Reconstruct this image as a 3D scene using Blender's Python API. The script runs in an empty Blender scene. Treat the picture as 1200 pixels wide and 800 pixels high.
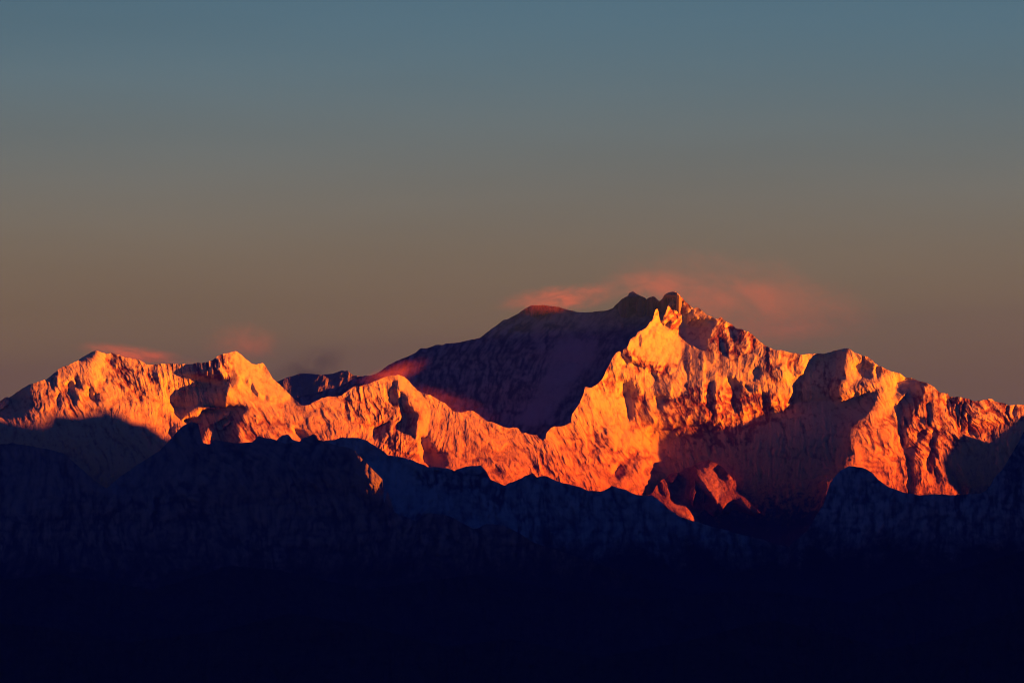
import bpy
import math, random
import numpy as np

# ---------------------------------------------------------------- photograph frame -> world
PW, PH = 1200.0, 800.0
FOV = math.radians(14.0)
FPX = (PW / 2) / math.tan(FOV / 2)          # focal length in photo pixels
CAM_Z = 3600.0                              # viewpoint on a hill, metres above the sea
PITCH = math.atan(293.0 / FPX)              # looking slightly up
D0 = 70000.0                                # the massif stands about 70 km away
K = D0 / FPX                                # metres per photo pixel at the massif
SUN_AZ = math.radians(65.0)                 # to the right of "straight behind the camera"
SUN_EL = math.radians(1.5)
SPUR_SHIFT = -14.0
F2_GAP = 25.0

HAZE = 3.4e-6
DARK_MARGIN = 2.5
LAM_MAX = 2.0
DEBUG = False

# ---------------------------------------------------------------- camera, sky, sun, exposure
sc = bpy.context.scene
col = sc.collection
cam_data = bpy.data.cameras.new('camera')
cam_data.sensor_width = 36.0
cam_data.angle = FOV
cam_data.clip_start = 10.0
cam_data.clip_end = 400000.0
cam = bpy.data.objects.new('camera', cam_data)
cam.location = (0, 0, CAM_Z)
cam.rotation_euler = (math.pi / 2 + PITCH, 0, 0)
col.objects.link(cam)
sc.camera = cam
sc.view_settings.view_transform = 'Standard'
sc.view_settings.look = 'None'
sc.view_settings.gamma = 1.0
sc.view_settings.use_curve_mapping = False
EXPOSURE = 3.0
sc.view_settings.exposure = EXPOSURE
EX = 2.0 ** EXPOSURE

def lin(r, g, b, k=1.0):
    f = lambda c: (c / 255 / 12.92) if c / 255 < .04045 else ((c / 255 + .055) / 1.055) ** 2.4
    return (f(r) * k, f(g) * k, f(b) * k, 1)

world = bpy.data.worlds.new('World')
sc.world = world
world.use_nodes = True
nt = world.node_tree
nt.nodes.clear()
out = nt.nodes.new('ShaderNodeOutputWorld')
bg = nt.nodes.new('ShaderNodeBackground')
sky = nt.nodes.new('ShaderNodeTexSky')
sky.sky_type = 'NISHITA'
sky.sun_disc = False
sky.sun_elevation = SUN_EL
sky.sun_rotation = math.pi - SUN_AZ
sky.altitude = 3600
tc = nt.nodes.new('ShaderNodeTexCoord')
sep = nt.nodes.new('ShaderNodeSeparateXYZ')
ramp = nt.nodes.new('ShaderNodeValToRGB')
mp = nt.nodes.new('ShaderNodeMapRange')
nt.links.new(tc.outputs['Generated'], sep.inputs[0])
nt.links.new(sep.outputs['Z'], mp.inputs['Value'])
mp.inputs['From Min'].default_value = 0.0; mp.inputs['From Max'].default_value = 1.0
mp.inputs['To Min'].default_value = 0.0; mp.inputs['To Max'].default_value = 1.0
pw = nt.nodes.new('ShaderNodeMath'); pw.operation = 'POWER'; pw.inputs[1].default_value = 0.5; pw.use_clamp = True
nt.links.new(mp.outputs[0], pw.inputs[0]); nt.links.new(pw.outputs[0], ramp.inputs[0])
def zpos(y):                                        # ramp position of a height in the sky
    return math.sqrt(max(math.sin(PITCH + math.atan((400 - y) / FPX)), 0))
stops = [(0.0, lin(78, 52, 52)), (zpos(520), lin(96, 68, 60)), (zpos(430), lin(105, 79, 64)), (zpos(350), lin(116, 94, 75)), (zpos(260), lin(115, 105, 91)),
         (zpos(140), lin(98, 112, 115)), (zpos(20), lin(76, 110, 127)), (0.405, lin(72, 104, 124)), (0.49, lin(16, 46, 112)), (0.75, lin(8, 48, 116)), (1.0, lin(6, 48, 116))]
cr = ramp.color_ramp
cr.interpolation = 'B_SPLINE'
def AIR_GAIN(z):                                     # the sky is seen through the haze
    return math.exp(HAZE * min((9600 - CAM_Z) / max(z, .02), 240000))
while len(cr.elements) < len(stops): cr.elements.new(0.5)
for e, (p, c) in zip(cr.elements, stops):
    g = AIR_GAIN(p * p) if p <= .41 else 1.0
    c = tuple(v * g for v in c[:3]) + (1,)
    e.position = p; e.color = c
ad = nt.nodes.new('ShaderNodeMix'); ad.data_type = 'RGBA'; ad.blend_type = 'ADD'; ad.clamp_factor = False
ad.inputs[0].default_value = 1.0
sc1 = nt.nodes.new('ShaderNodeVectorMath'); sc1.operation = 'SCALE'; sc1.inputs['Scale'].default_value = 1.0 / EX / 0.1
# faint uneven layers of dawn haze in the sky
sm = nt.nodes.new('ShaderNodeMapping'); sm.inputs['Scale'].default_value = (3, 3, 22)
sn_ = nt.nodes.new('ShaderNodeTexNoise'); sn_.inputs['Scale'].default_value = 1.6; sn_.inputs['Detail'].default_value = 4
nt.links.new(tc.outputs['Generated'], sm.inputs[0]); nt.links.new(sm.outputs[0], sn_.inputs['Vector'])
sr = nt.nodes.new('ShaderNodeMapRange'); nt.links.new(sn_.outputs[0], sr.inputs['Value']); sr.inputs['To Min'].default_value = .80; sr.inputs['To Max'].default_value = 1.06
sv = nt.nodes.new('ShaderNodeVectorMath'); sv.operation = 'SCALE'
nt.links.new(ramp.outputs[0], sv.inputs[0]); nt.links.new(sr.outputs[0], sv.inputs['Scale'])
nt.links.new(sv.outputs[0], sc1.inputs[0])
sc2 = nt.nodes.new('ShaderNodeVectorMath'); sc2.operation = 'SCALE'; sc2.inputs['Scale'].default_value = 0.0
nt.links.new(sky.outputs[0], sc2.inputs[0])
nt.links.new(sc1.outputs[0], ad.inputs[6]); nt.links.new(sc2.outputs[0], ad.inputs[7])
nt.links.new(ad.outputs[2], bg.inputs['Color'])
bg.inputs['Strength'].default_value = 0.1
nt.links.new(bg.outputs[0], out.inputs[0])

sun_data = bpy.data.lights.new('sun', 'SUN')
sun_data.energy = 5.0
sun_data.angle = math.radians(0.5)
sun_data.color = (1.0, 0.174, 0.0)
sun = bpy.data.objects.new('sun', sun_data)
from mathutils import Vector
SUN_DIR = Vector((math.sin(SUN_AZ) * math.cos(SUN_EL), -math.cos(SUN_AZ) * math.cos(SUN_EL), math.sin(SUN_EL)))
sun.rotation_euler = (-SUN_DIR).to_track_quat('-Z', 'Y').to_euler()
sun.location = (20000, 0, 12000)
col.objects.link(sun)
sc.cycles.max_bounces = 4
sc.cycles.diffuse_bounces = 1
sc.cycles.volume_bounces = 0
sc.cycles.use_denoising = True
sc.cycles.pixel_filter_type = 'BLACKMAN_HARRIS'
sc.cycles.filter_width = 1.1

# ---------------------------------------------------------------- traced shapes (photo pixels)
def T(ox, oy, s, pts):
    return [(ox + x / s, oy + y / s) for x, y in pts]
S = 6.6667
def A_(p): return T(0, 400, S, p)
def B_(p): return T(160, 400, S, p)
def C_(p): return T(340, 430, S, p)
def D_(p): return T(500, 470, S, p)
def E_(p): return T(640, 340, S, p)
def F_(p): return T(640, 440, S, p)
def G_(p): return T(780, 340, S, p)
def H_(p): return T(780, 420, S, p)
def I_(p): return T(660, 520, S, p)
def J_(p): return T(780, 530, S, p)
def K_(p): return T(930, 400, S, p)
def M_(p): return T(940, 480, S, p)
def N_(p): return T(1060, 430, 8.571, p)
def O_(p): return T(1060, 500, 8.571, p)

W_TOP = ([(-360, 640), (-300, 590), (-240, 572), (-190, 540), (-150, 548), (-110, 520), (-80, 505), (-40, 488)] +
 A_([(0,470),(40,433),(60,430),(70,437),(130,395),(200,355),(232,335),(250,332),(300,315),(360,298),(400,262),(440,230),(490,195),(540,183),
     (605,152),(650,120),(700,88),(745,68),(770,75),(800,90),(840,92),(875,85),(900,98),(960,115),(1020,132),(1080,145),(1100,150)]) +
 B_([(60,165),(80,178),(300,176),(400,176),(540,165),(590,145),(620,120),(660,98),(720,92),(770,75),(790,80),(830,110),(870,150),(900,178),
     (940,178),(985,165),(1000,178),(1040,240),(1060,285),(1120,335),(1160,375)]) +
 C_([(0,218),(50,265),(100,302),(130,300),(180,275),(250,240),(310,232),(390,225),(440,195),(480,165),(510,148),(560,150),(620,130),(700,95),
     (760,72),(800,60),(850,62),(890,75),(930,110),(960,145),(1000,185),(1050,205),(1100,222)]) +
 D_([(90,-10),(130,5),(170,40),(210,78),(280,92),(320,75),(350,75),(400,95),(440,130),(480,155),(540,172),(590,198),(640,205),(700,202),
     (720,215),(735,240),(770,248),(830,262),(860,258),(875,285),(905,297),(928,290),(935,245),(970,208),(1000,198),(1080,192),(1128,172)]) +
 F_([(198,325),(205,300),(240,250),(265,210),(290,150),(305,88),(345,92),(400,65),(440,30)]) +
 E_([(470,630),(500,570),(530,510),(545,485),(575,480),(597,505),(602,470),(640,430),(655,385),(700,355),(715,325),(780,295),(810,250),
     (830,240),(840,200),(855,150),(868,142),(880,170),(890,232),(912,238),(918,200),(940,160),(955,110),(985,70),(995,20),(1010,12),
     (1030,30),(1060,60),(1090,95),(1140,130),(1155,143)]) +
 G_([(235,130),(250,134),(290,160),(320,190),(385,222),(405,222),(430,208),(460,235),(520,270),(550,300),(590,302),(650,325),(690,355),
     (730,400),(780,435),(850,465),(920,470),(980,490)]) +
 K_([(60,98),(130,98),(250,92),(330,65),(420,52),(450,65),(500,95),(540,115),(580,120),(640,170),(700,205),(760,235),(830,250),(870,280),
     (920,288)]) +
 N_([(120,132),(215,158),(300,205),(360,255),(430,262),(455,300),(540,300),(640,320),(700,340),(760,335),(850,318),(880,320),(910,350),
     (1000,368),(1050,385),(1130,380),(1200,378)]) + [(1230,477),(1260,470),(1290,480),(1330,476),(1380,492),(1430,484),(1480,500),(1560,498),(1640,520)])

# lower edge of the sunlit part of the massif (everything under it is in the shade of the added range to the east)
W_LIT = ([(-80, 470), (-2, 486)] + A_([(40,603),(100,596),(150,622),(190,658),(205,625),(275,628),(285,575),(340,548),(450,553),(560,562),(620,552),
     (640,512),(680,507),(695,552),(703,482),(760,467),(870,505),(980,570),(1050,620),(1120,607),(1200,578)]) +
     B_([(100,607),(200,605),(340,620),(375,628)]) + [(224, 496), (238, 522), (300, 525), (330, 530), (345, 560), (700, 640), (790, 650),
     (890, 640), (960, 610), (1000, 600), (1090, 592), (1092, 570)] + O_([(300,340),(322,245),(350,278),(376,272),(372,150),(410,140),(430,90),
     (500,72),(560,65),(600,50),(640,85),(700,90),(790,140),(805,100),(830,60),(910,20),(990,-50),(1000,-90),(1030,-118),(1100,-110),
     (1180,-170),(1200,-180)]) + [(1230, 490), (1380, 500)])

LIT = 0.5
# (irradiance wanted, polygon): 0 = turned away or in cast shade
W_POLY = [
 (.45, [(-100,300),(700,300),(700,700),(-100,700)]),
 (.62, [(500,440),(1400,300),(1400,480),(1000,480),(760,540),(740,600),(500,560)]),
 # left massif
 (.68, A_([(490,195),(745,68),(880,330),(1000,430),(1200,500),(1200,580),(1050,620),(870,505),(760,460),(700,350),(560,280),(480,300)])),
 (.8, A_([(720,95),(780,80),(870,95),(860,180),(800,200),(850,330),(1000,500),(1050,610),(860,500),(760,400),(700,250)])),
 (.35, A_([(800,200),(880,170),(1060,190),(1130,210),(1200,330),(1200,420),(1100,440),(950,400),(830,320)])),
 (.16, A_([(800,210),(860,270),(900,200),(950,260),(960,320),(900,350),(800,280)])),
 (.1, A_([(870,130),(900,130),(900,190),(875,180)])),
 (.3, A_([(240,430),(340,430),(360,520),(280,570),(240,520)])),
 (0, A_([(70,430),(232,325),(236,490),(210,530),(150,575),(100,588),(40,596),(-100,640),(-100,590),(0,545),(40,510),(65,480)])),
 (0, A_([(-120,470),(40,425),(35,470),(0,520),(-120,560)])),
 (0, A_([(600,152),(745,60),(735,88),(690,115),(620,152)])),
 (0, A_([(355,298),(440,225),(420,262),(370,302)])),
 (0, A_([(525,340),(560,310),(580,350),(585,390),(600,450),(600,490),(580,490),(575,440),(540,400)])),
 (0, A_([(580,285),(620,330),(628,375),(600,350)])), (0, A_([(445,440),(465,400),(472,500),(450,500)])),
 (0, A_([(700,365),(715,360),(725,420),(740,470),(715,450),(700,420)])), (0, A_([(750,410),(775,410),(770,460),(745,465)])),
 (0, A_([(403,280),(422,290),(417,370),(403,360)])), (0.05, A_([(440,250),(455,260),(450,320),(435,310)])),
 # saddle and second summit of the left massif
 (.6, B_([(60,170),(590,170),(470,300),(420,350),(300,450),(150,560),(0,600),(0,480),(100,440)])),
 (.88, B_([(740,100),(790,76),(1040,270),(1200,410),(1200,460),(1000,510),(830,500),(710,530),(700,400),(740,330),(720,200)])),
 (.4, B_([(850,540),(1200,470),(1240,560),(1240,740),(1000,705),(905,800),(780,800),(820,600)])),
 (0, B_([(345,615),(290,560),(270,510),(300,460),(340,405),(420,355),(475,335),(465,285),(520,265),(560,240),(620,290),(680,300),(725,310),
      (690,370),(660,430),(700,510),(580,515),(540,500),(440,500),(420,530),(380,560)])),
 (.1, B_([(340,615),(200,600),(240,520),(280,480),(300,570)])),
 (0, B_([(500,570),(520,540),(640,520),(790,506),(865,520),(820,570),(760,650),(790,700),(785,820),(590,820),(620,650),(650,610),(560,640),
      (530,700),(500,820),(150,820),(300,650),(370,625),(480,600)])),
 (.55, B_([(365,620),(400,590),(450,555),(500,580),(480,600),(400,610)])), (.5, B_([(520,810),(545,700),(580,640),(620,610),(637,620),(605,680),(590,800)])),
 (.45, B_([(650,600),(690,550),(740,540),(715,590),(670,615)])), (.4, B_([(665,690),(680,655),(735,620),(740,640),(690,680)])),
 (.15, B_([(620,130),(680,110),(720,200),(640,200),(600,170)])), (.08, B_([(500,230),(600,200),(700,230),(640,300),(560,270),(480,310),(465,285)])),
 (.15, B_([(720,210),(760,220),(800,290),(790,330),(740,370),(735,300)])), (.05, B_([(840,270),(870,290),(870,330),(850,320)])),
 (.03, B_([(890,330),(955,410),(950,430),(890,390)])), (.1, B_([(1000,415),(1035,430),(1030,460),(1000,450)])),
 (.1, B_([(235,305),(280,300),(280,350),(245,365)])), (.1, B_([(125,225),(170,230),(190,300),(160,300)])),
 # fluted middle peak
 (.55, C_([(130,300),(510,148),(800,60),(830,110),(770,250),(650,480),(650,600),(400,548),(100,560),(0,480),(0,330)])),
 (.15, C_([(450,200),(560,240),(560,370),(620,400),(520,390),(450,270)])), (.25, C_([(640,260),(750,260),(740,340),(650,310)])),
 (.88, C_([(800,60),(890,75),(1000,190),(1100,300),(1080,500),(1060,700),(1080,770),(1010,700),(990,560),(995,420),(930,300),(850,160)])),
 (0, C_([(770,200),(800,110),(830,110),(820,170),(840,280),(800,300),(770,260)])),
 (0, C_([(860,190),(910,240),(930,310),(990,370),(990,450),(980,550),(900,520),(850,500),(830,450),(880,400),(860,330)])),
 (0, C_([(650,490),(720,450),(770,430),(760,480),(700,540),(650,545)])), (.04, C_([(770,580),(850,540),(900,560),(990,590),(1000,700),(960,720),(880,690),(820,690)])),
 (0, C_([(1025,545),(1080,545),(1110,620),(1140,680),(1200,690),(1200,800),(1090,790),(1060,680),(1030,620)])),
 (.05, C_([(640,400),(700,380),(660,460),(640,450)])), (.15, C_([(335,315),(400,350),(410,390),(370,380)])),
 (0, C_([(25,475),(145,535),(80,560),(60,540)])),
 # long wall down to the notch
 (.7, D_([(30,30),(130,10),(280,95),(350,75),(640,205),(870,290),(1000,200),(1130,170),(1190,330),(1190,600),(1000,470),(880,360),(750,300),
      (500,280),(250,170),(100,120)])),
 (.33, D_([(100,260),(250,230),(480,400),(560,560),(600,640),(480,560),(350,480),(260,400)])), (.3, D_([(540,480),(620,500),(600,640),(500,560)])),
 (.05, D_([(640,430),(660,470),(650,520),(635,500)])), (.05, D_([(850,490),(875,480),(880,560),(855,560)])),
 (.22, D_([(860,380),(920,400),(1010,480),(1100,600),(1190,660),(1000,590),(930,520)])),
 (0, D_([(0,280),(30,400),(20,500),(-30,440)])), (0, D_([(10,400),(150,400),(160,500),(20,510)])),
 # main massif: left buttress
 (.75, F_([(305,88),(345,92),(440,30),(600,100),(640,330),(660,380),(580,480),(520,540),(400,420),(300,300),(200,320)])),
 (.85, F_([(310,95),(350,100),(480,200),(500,290),(470,300),(390,250)])),
 (.35, F_([(305,120),(350,180),(340,210),(290,180)])), (.2, F_([(205,320),(230,260),(280,250),(310,300),(240,325)])),
 (.3, F_([(380,470),(470,420),(490,580),(360,570)])), (.35, F_([(180,440),(240,420),(250,480),(190,520)])),
 (.3, F_([(220,680),(370,690),(480,800),(300,790)])),
 (.5, F_([(560,480),(800,460),(830,530),(830,680),(880,800),(560,800),(560,600)])),
 (.1, F_([(690,660),(740,680),(740,760),(690,740)])), (0, F_([(530,750),(580,700),(620,760),(560,800)])),
 (.8, E_([(545,500),(575,510),(640,570),(700,600),(800,650),(850,700),(850,800),(760,800),(700,690),(640,690),(600,650),(520,560)])),
 (.4, E_([(480,610),(600,660),(600,810),(440,810),(470,700)])),
 (.92, E_([(740,330),(830,240),(880,290),(1000,330),(1020,370),(1110,430),(1030,560),(960,600),(900,570),(780,540),(610,480),(660,390)])),
 (.25, E_([(820,290),(860,300),(850,340),(790,330)])), (.35, E_([(725,360),(750,360),(745,440),(730,430)])),
 (.28, E_([(600,480),(780,545),(900,580),(1010,570),(960,640),(910,690),(840,650),(700,590),(650,560),(610,520)])),
 (0, E_([(590,495),(620,530),(650,560),(830,645),(880,690),(870,680),(850,700),(820,640),(700,590),(660,570),(620,560)])),
 (.5, F_([(720,120),(840,90),(880,250),(900,330),(920,410),(680,360),(690,200)])), (.25, F_([(690,270),(880,270),(920,410),(680,370)])),
 (.22, F_([(880,250),(960,190),(1200,150),(1260,370),(1050,405),(920,415)])),
 (0, F_([(600,60),(640,60),(680,60),(690,100),(720,120),(690,200),(680,300),(655,360),(640,310),(620,200),(600,130)])),
 (.12, F_([(600,60),(600,0),(660,20),(690,10),(680,60)])), (0, F_([(850,20),(945,30),(970,80),(960,170),(900,240),(875,240),(850,170)])),
 (.05, E_([(850,700),(930,680),(1030,620),(1025,680),(950,720),(975,740),(960,830),(850,830)])),
 # summit
 (.6, E_([(920,200),(995,20),(1040,30),(1160,150),(1120,230),(1050,250),(1020,290),(950,300),(920,250)])),
 (0, E_([(888,190),(915,230),(915,280),(965,240),(965,300),(945,290),(900,270)])), (.15, E_([(845,200),(880,240),(880,290),(850,270)])),
 (0, E_([(1060,100),(1080,120),(1085,200),(1065,200)])), (0, G_([(155,190),(215,150),(220,165),(180,250),(125,250),(130,210)])),
 (0, G_([(80,290),(130,245),(180,252),(200,240),(300,225),(390,235),(360,300),(320,400),(310,465),(260,460),(190,430),(140,390),(95,365)])),
 (.55, G_([(395,235),(430,208),(480,300),(500,370),(530,420),(520,500),(480,520),(460,480),(410,470),(320,470),(350,350),(370,300)])),
 (0, G_([(410,380),(440,370),(470,440),(490,515),(460,500),(420,460)])), (0, G_([(490,300),(560,295),(590,305),(560,380),(530,400),(510,370)])),
 (.4, G_([(570,330),(650,330),(720,390),(700,440),(620,490),(540,490),(545,430)])), (.12, G_([(560,440),(600,470),(580,495),(545,480)])),
 (.7, G_([(350,465),(480,520),(620,500),(740,420),(800,440),(740,520),(600,590),(400,600),(350,560)])),
 (.1, G_([(600,520),(660,480),(760,440),(790,470),(760,500),(700,520),(660,600),(600,580)])),
 (0, G_([(690,610),(730,600),(745,640),(730,690),(700,690),(680,650)])), (.05, G_([(820,470),(870,470),(880,520),(830,520)])),
 (.05, G_([(1010,600),(1050,620),(1080,650),(1000,660)])), (.1, G_([(850,620),(900,620),(915,690),(870,670)])),
 (.1, G_([(150,540),(190,560),(180,700),(165,690)])), (.1, G_([(230,520),(300,540),(290,620),(240,590)])),
 (.15, G_([(330,620),(420,590),(500,590),(400,640),(330,680)])), (.08, G_([(10,690),(100,620),(100,680),(30,720)])),
 (.8, H_([(95,180),(200,190),(280,160),(220,220),(170,230),(160,290),(120,290)])), (.8, H_([(390,180),(450,130),(500,170),(480,200),(420,220)])),
 (.75, H_([(410,330),(470,330),(510,400),(460,410),(420,380)])), (.85, H_([(850,290),(900,240),(990,240),(940,310),(900,320)])),
 (.8, H_([(900,60),(940,50),(990,130),(930,190)])), (.75, H_([(560,150),(650,180),(750,220),(750,250),(640,230),(600,180)])),
 (.22, H_([(20,300),(150,300),(300,220),(310,520),(100,545),(0,550)])), (.35, H_([(590,200),(740,260),(750,410),(680,415),(590,475),(570,420),(600,300)])),
 (0, H_([(340,190),(380,180),(385,300),(380,430),(350,520),(370,400),(320,380),(320,300)])), (0, H_([(490,140),(540,160),(600,210),(570,300),(580,400),(540,420),(510,330),(520,260),(500,190)])),
 (0, H_([(610,200),(650,210),(680,250),(640,250)])), (.05, H_([(260,440),(300,400),(305,500),(280,510)])), (0, H_([(750,260),(800,280),(820,340),(800,400),(755,400)])),
 (0, H_([(690,70),(730,60),(745,110),(710,150)])), (.05, H_([(880,40),(920,110),(900,180),(870,120)])),
 # basin in the shade between the main summit and the eastern spur
 (0, F_([(800,460),(850,432),(930,422),(1040,413),(1260,370)]) +
     H_([(340,520),(420,520),(520,495),(590,475),(660,455),(680,415),(750,410),(760,385),(810,400),(880,400),(930,370),(950,310),(995,250),
         (975,220),(980,180),(1010,130),(1080,120),(1090,70),(1110,0)]) +
     K_([(90,200),(130,90),(250,80),(330,50),(415,40),(405,130),(390,200),(400,290),(350,300),(345,350),(345,430),(365,475),(400,465),(430,460),
         (540,410),(650,395),(630,480),(600,520),(600,555),(540,605),(490,630),(430,670),(430,720),(440,790)]) +
     M_([(372,180),(375,300),(410,345),(340,355),(320,380),(290,425),(250,480),(215,530),(180,560),(170,800)]) + [(960, 660), (780, 640)] +
     I_([(745,330),(745,280),(720,200),(690,130),(680,0)]) + F_([(825,530),(830,500)])),
 (0, [(905,482),(930,470),(985,466),(1012,440),(1002,490),(985,560),(900,560)]),
 # eastern spur
 (.75, K_([(420,60),(500,95),(490,190),(510,260),(500,400),(420,460),(360,470),(400,300),(400,150)])),
 (.45, K_([(510,290),(640,290),(650,390),(500,400)])),
 (0, K_([(480,190),(530,170),(540,120),(620,180),(610,250),(600,285),(540,280),(500,230)])), (0, K_([(640,200),(665,200),(680,250),(650,280)])),
 (.75, M_([(370,130),(450,80),(540,0),(710,0),(770,250),(815,450),(820,640),(740,620),(640,590),(560,490),(430,430),(400,340),(375,300)])),
 (.5, M_([(440,420),(520,400),(640,440),(815,500),(820,640),(740,620),(640,590),(560,490)])),
 (.04, M_([(500,150),(530,170),(570,300),(560,330),(530,240)])), (.04, M_([(580,150),(600,150),(650,350),(640,370),(600,250)])),
 (0, K_([(785,320),(870,285),(980,292),(1032,320),(1020,400),(1000,450),(950,520),(900,560),(880,640),(870,720),(850,810),(830,790),(830,700),
      (800,560),(770,500),(800,470),(880,410),(800,410)])),
 (.7, K_([(790,470),(820,438),(882,403),(860,430),(800,490)])),
 (0, M_([(730,0),(860,0),(850,80),(800,170),(820,290),(890,290),(870,400),(860,450),(880,600),(870,680),(820,660),(820,450),(780,300),(770,250),(740,80)])),
 (.5, M_([(785,60),(800,60),(797,140),(785,130)])),
 (.5, M_([(1000,220),(940,260),(890,300),(885,380),(860,440),(880,520),(875,620),(930,665),(980,625),(940,540),(985,480),(960,410),(990,350),(985,290)])),
 (0, M_([(1010,240),(1050,180),(1040,290),(1050,330),(1010,420),(1020,480),(985,480),(965,400),(1000,340)])),
 (0, N_([(425,310),(500,310),(520,330),(500,370),(430,410),(420,370)])), (0, N_([(510,380),(565,350),(555,530),(530,600),(520,500)])),
 (0, N_([(580,350),(620,340),(600,450),(590,560),(600,600),(570,640),(565,560)])), (0, N_([(640,470),(665,480),(650,560),(700,640),(740,720),(650,680),(640,580)])),
 (0, N_([(225,380),(270,350),(275,480),(260,600),(230,500)])), (0, N_([(280,640),(330,640),(300,740),(300,797),(240,797),(270,700)])),
 (0, N_([(150,500),(210,520),(200,560),(150,540)])), (.1, N_([(360,600),(480,580),(490,620),(380,640)])), (.15, N_([(700,410),(770,420),(760,460),(700,450)])),
 (.15, N_([(890,380),(960,430),(1020,480),(920,500)])), (0, N_([(120,660),(230,630),(200,700),(130,760)])), (.85, N_([(200,180),(290,220),(270,340),(200,260)])),
 (0, N_([(1020,390),(1050,390),(1045,470),(1015,470)])), (0, N_([(1100,390),(1125,390),(1120,480),(1090,480)])),
]

# where bare rock shows through the snow: (amount, polygon)
W_ROCK = [
 (.6, A_([(800,180),(900,110),(1060,160),(1200,320),(1200,430),(1000,420),(850,330)])), (.35, A_([(240,380),(760,340),(780,480),(560,570),(240,570)])),
 (.6, B_([(480,180),(620,110),(720,110),(820,250),(800,340),(640,300),(470,320)])), (.3, B_([(820,230),(1050,400),(1040,480),(880,400)])),
 (.45, B_([(0,160),(200,250),(290,360),(100,450),(0,440)])), (.5, B_([(520,560),(860,560),(1150,560),(1200,720),(900,800),(520,810)])),
 (.5, C_([(430,190),(770,200),(1000,330),(1000,720),(800,700),(640,520),(460,400)])), (.35, D_([(100,150),(480,250),(860,380),(1190,640),(600,660),(250,460)])),
 (.5, D_([(480,430),(640,480),(620,660),(480,580)])), (.65, D_([(870,370),(1190,640),(1000,600),(890,540)])),
 (.5, F_([(170,420),(500,420),(500,800),(0,800),(0,620)])), (.6, F_([(520,560),(840,560),(880,800),(520,800)])), (.6, F_([(680,100),(880,270),(930,420),(660,370)])),
 (.85, E_([(600,490),(780,545),(1010,575),(910,690),(840,650),(700,590)])), (.85, E_([(915,230),(995,20),(1150,130),(1050,260),(950,300)])),
 (.6, E_([(440,600),(620,660),(620,810),(420,810)])), (.8, G_([(320,480),(430,215),(590,300),(730,400),(620,500),(480,520)])),
 (.9, H_([(0,290),(150,290),(320,220),(400,220),(520,180),(740,260),(960,330),(880,410),(600,480),(340,530),(0,560)])),
 (.5, G_([(800,450),(1060,500),(1050,660),(850,700),(750,600)])), (.75, H_([(0,540),(300,530),(620,480),(900,400),(1100,250),(1000,420),(700,560),(450,720),(200,680)])),
 (.45, K_([(200,250),(390,180),(340,430),(220,400)])), (.5, M_([(360,120),(700,0),(820,450),(820,640),(560,500)])),
 (.7, N_([(0,400),(200,200),(550,300),(1200,380),(1200,480),(800,740),(300,797),(0,797)])), (.7, M_([(860,250),(1080,200),(1080,400),(930,670)])),
]

L1_TOP = ([(330,470),(400,452),(420,441)] + T(400,320,4,[(130,485),(180,460),(215,435),(260,410),(300,395),(345,375),(370,350),(400,352),(440,338),(500,330),
     (550,325),(600,315),(650,305),(680,280),(720,250),(760,218),(780,215),(830,190),(860,165),(890,152),(950,150),(1020,158),(1060,172),(1100,182),(1180,185)]) +
     E_([(370,170),(460,160),(520,140),(560,100),(590,65),(640,45),(650,20),(680,12),(710,28),(770,60),(785,75),(805,55),(840,45),(870,75),(885,85),
     (905,70),(925,35),(960,15),(990,12)]) + [(793,343),(800,352),(830,372),(900,420)])
L1_POLY = [(0, [(-500,0),(1800,0),(1800,900),(-500,900)]),
     ]
L1_ROCK = [(.8, [(400,340),(800,340),(800,620),(400,620)]), (-.15, T(400,320,4,[(1020,320),(1200,290),(1200,420),(1100,520),(1000,700),(760,690),(940,560),(950,440)])),
     (.0, T(400,320,4,[(895,200),(930,200),(925,410),(900,400)])), (.35, T(400,320,4,[(830,200),(900,170),(1050,180),(1200,220),(1200,260),(1000,240)]))]
L0_TOP = T(200,380,4,[(300,300),(440,290),(500,268),(530,255),(560,245),(610,230),(650,230),(700,236),(760,230),(800,217),(830,218),(860,240),(900,243),(950,238),
     (1000,245),(1100,270),(1300,300)])

L4_TOP = ([(640,640),(700,612),(748,588)] + I_([(600,440),(700,380),(735,310),(752,298),(780,270),(800,275),(830,235),(860,225),(905,225),(960,182),(1010,180),(1040,150)]) +
     J_([(250,80),(310,50),(350,58),(400,85),(450,120),(500,175),(545,215),(560,280),(610,340),(650,385),(700,430),(750,480),(780,510),(820,545),
     (860,575),(900,600),(1000,640),(1200,700)]) + [(1010,660),(1100,700)])
L4_POLY = [(0, [(-500,0),(1800,0),(1800,900),(-500,900)]), (.5, J_([(35,180),(95,155),(105,170),(60,240),(40,240)])),
     (.7, J_([(-200,150),(0,205),(20,260),(40,370),(60,395),(160,415),(220,480),(300,540),(400,575),(450,600),(300,620),(100,560),(-200,420)])),
     (.88, J_([(220,105),(260,130),(330,100),(350,50),(440,112),(510,170),(560,220),(560,270),(620,340),(680,390),(775,500),(720,520),(640,450),(610,430),
        (540,400),(490,410),(520,550),(490,500),(470,470),(450,530),(430,510),(440,440),(400,400),(360,340),(300,260),(250,200)])),
     (.1, J_([(400,110),(450,120),(500,200),(440,200),(410,150)])),
     (0, J_([(250,190),(300,250),(360,330),(380,370),(330,310)])),
     (.3, J_([(200,320),(230,220),(240,320),(215,420)])), (.3, J_([(290,340),(305,310),(300,400)])), (.5, J_([(770,505),(865,570),(840,590)])),
     (0, I_([(735,310),(760,300),(770,350),(790,400),(750,370)])), (.2, J_([(330,450),(400,450),(430,540),(380,520)]))]
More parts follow.
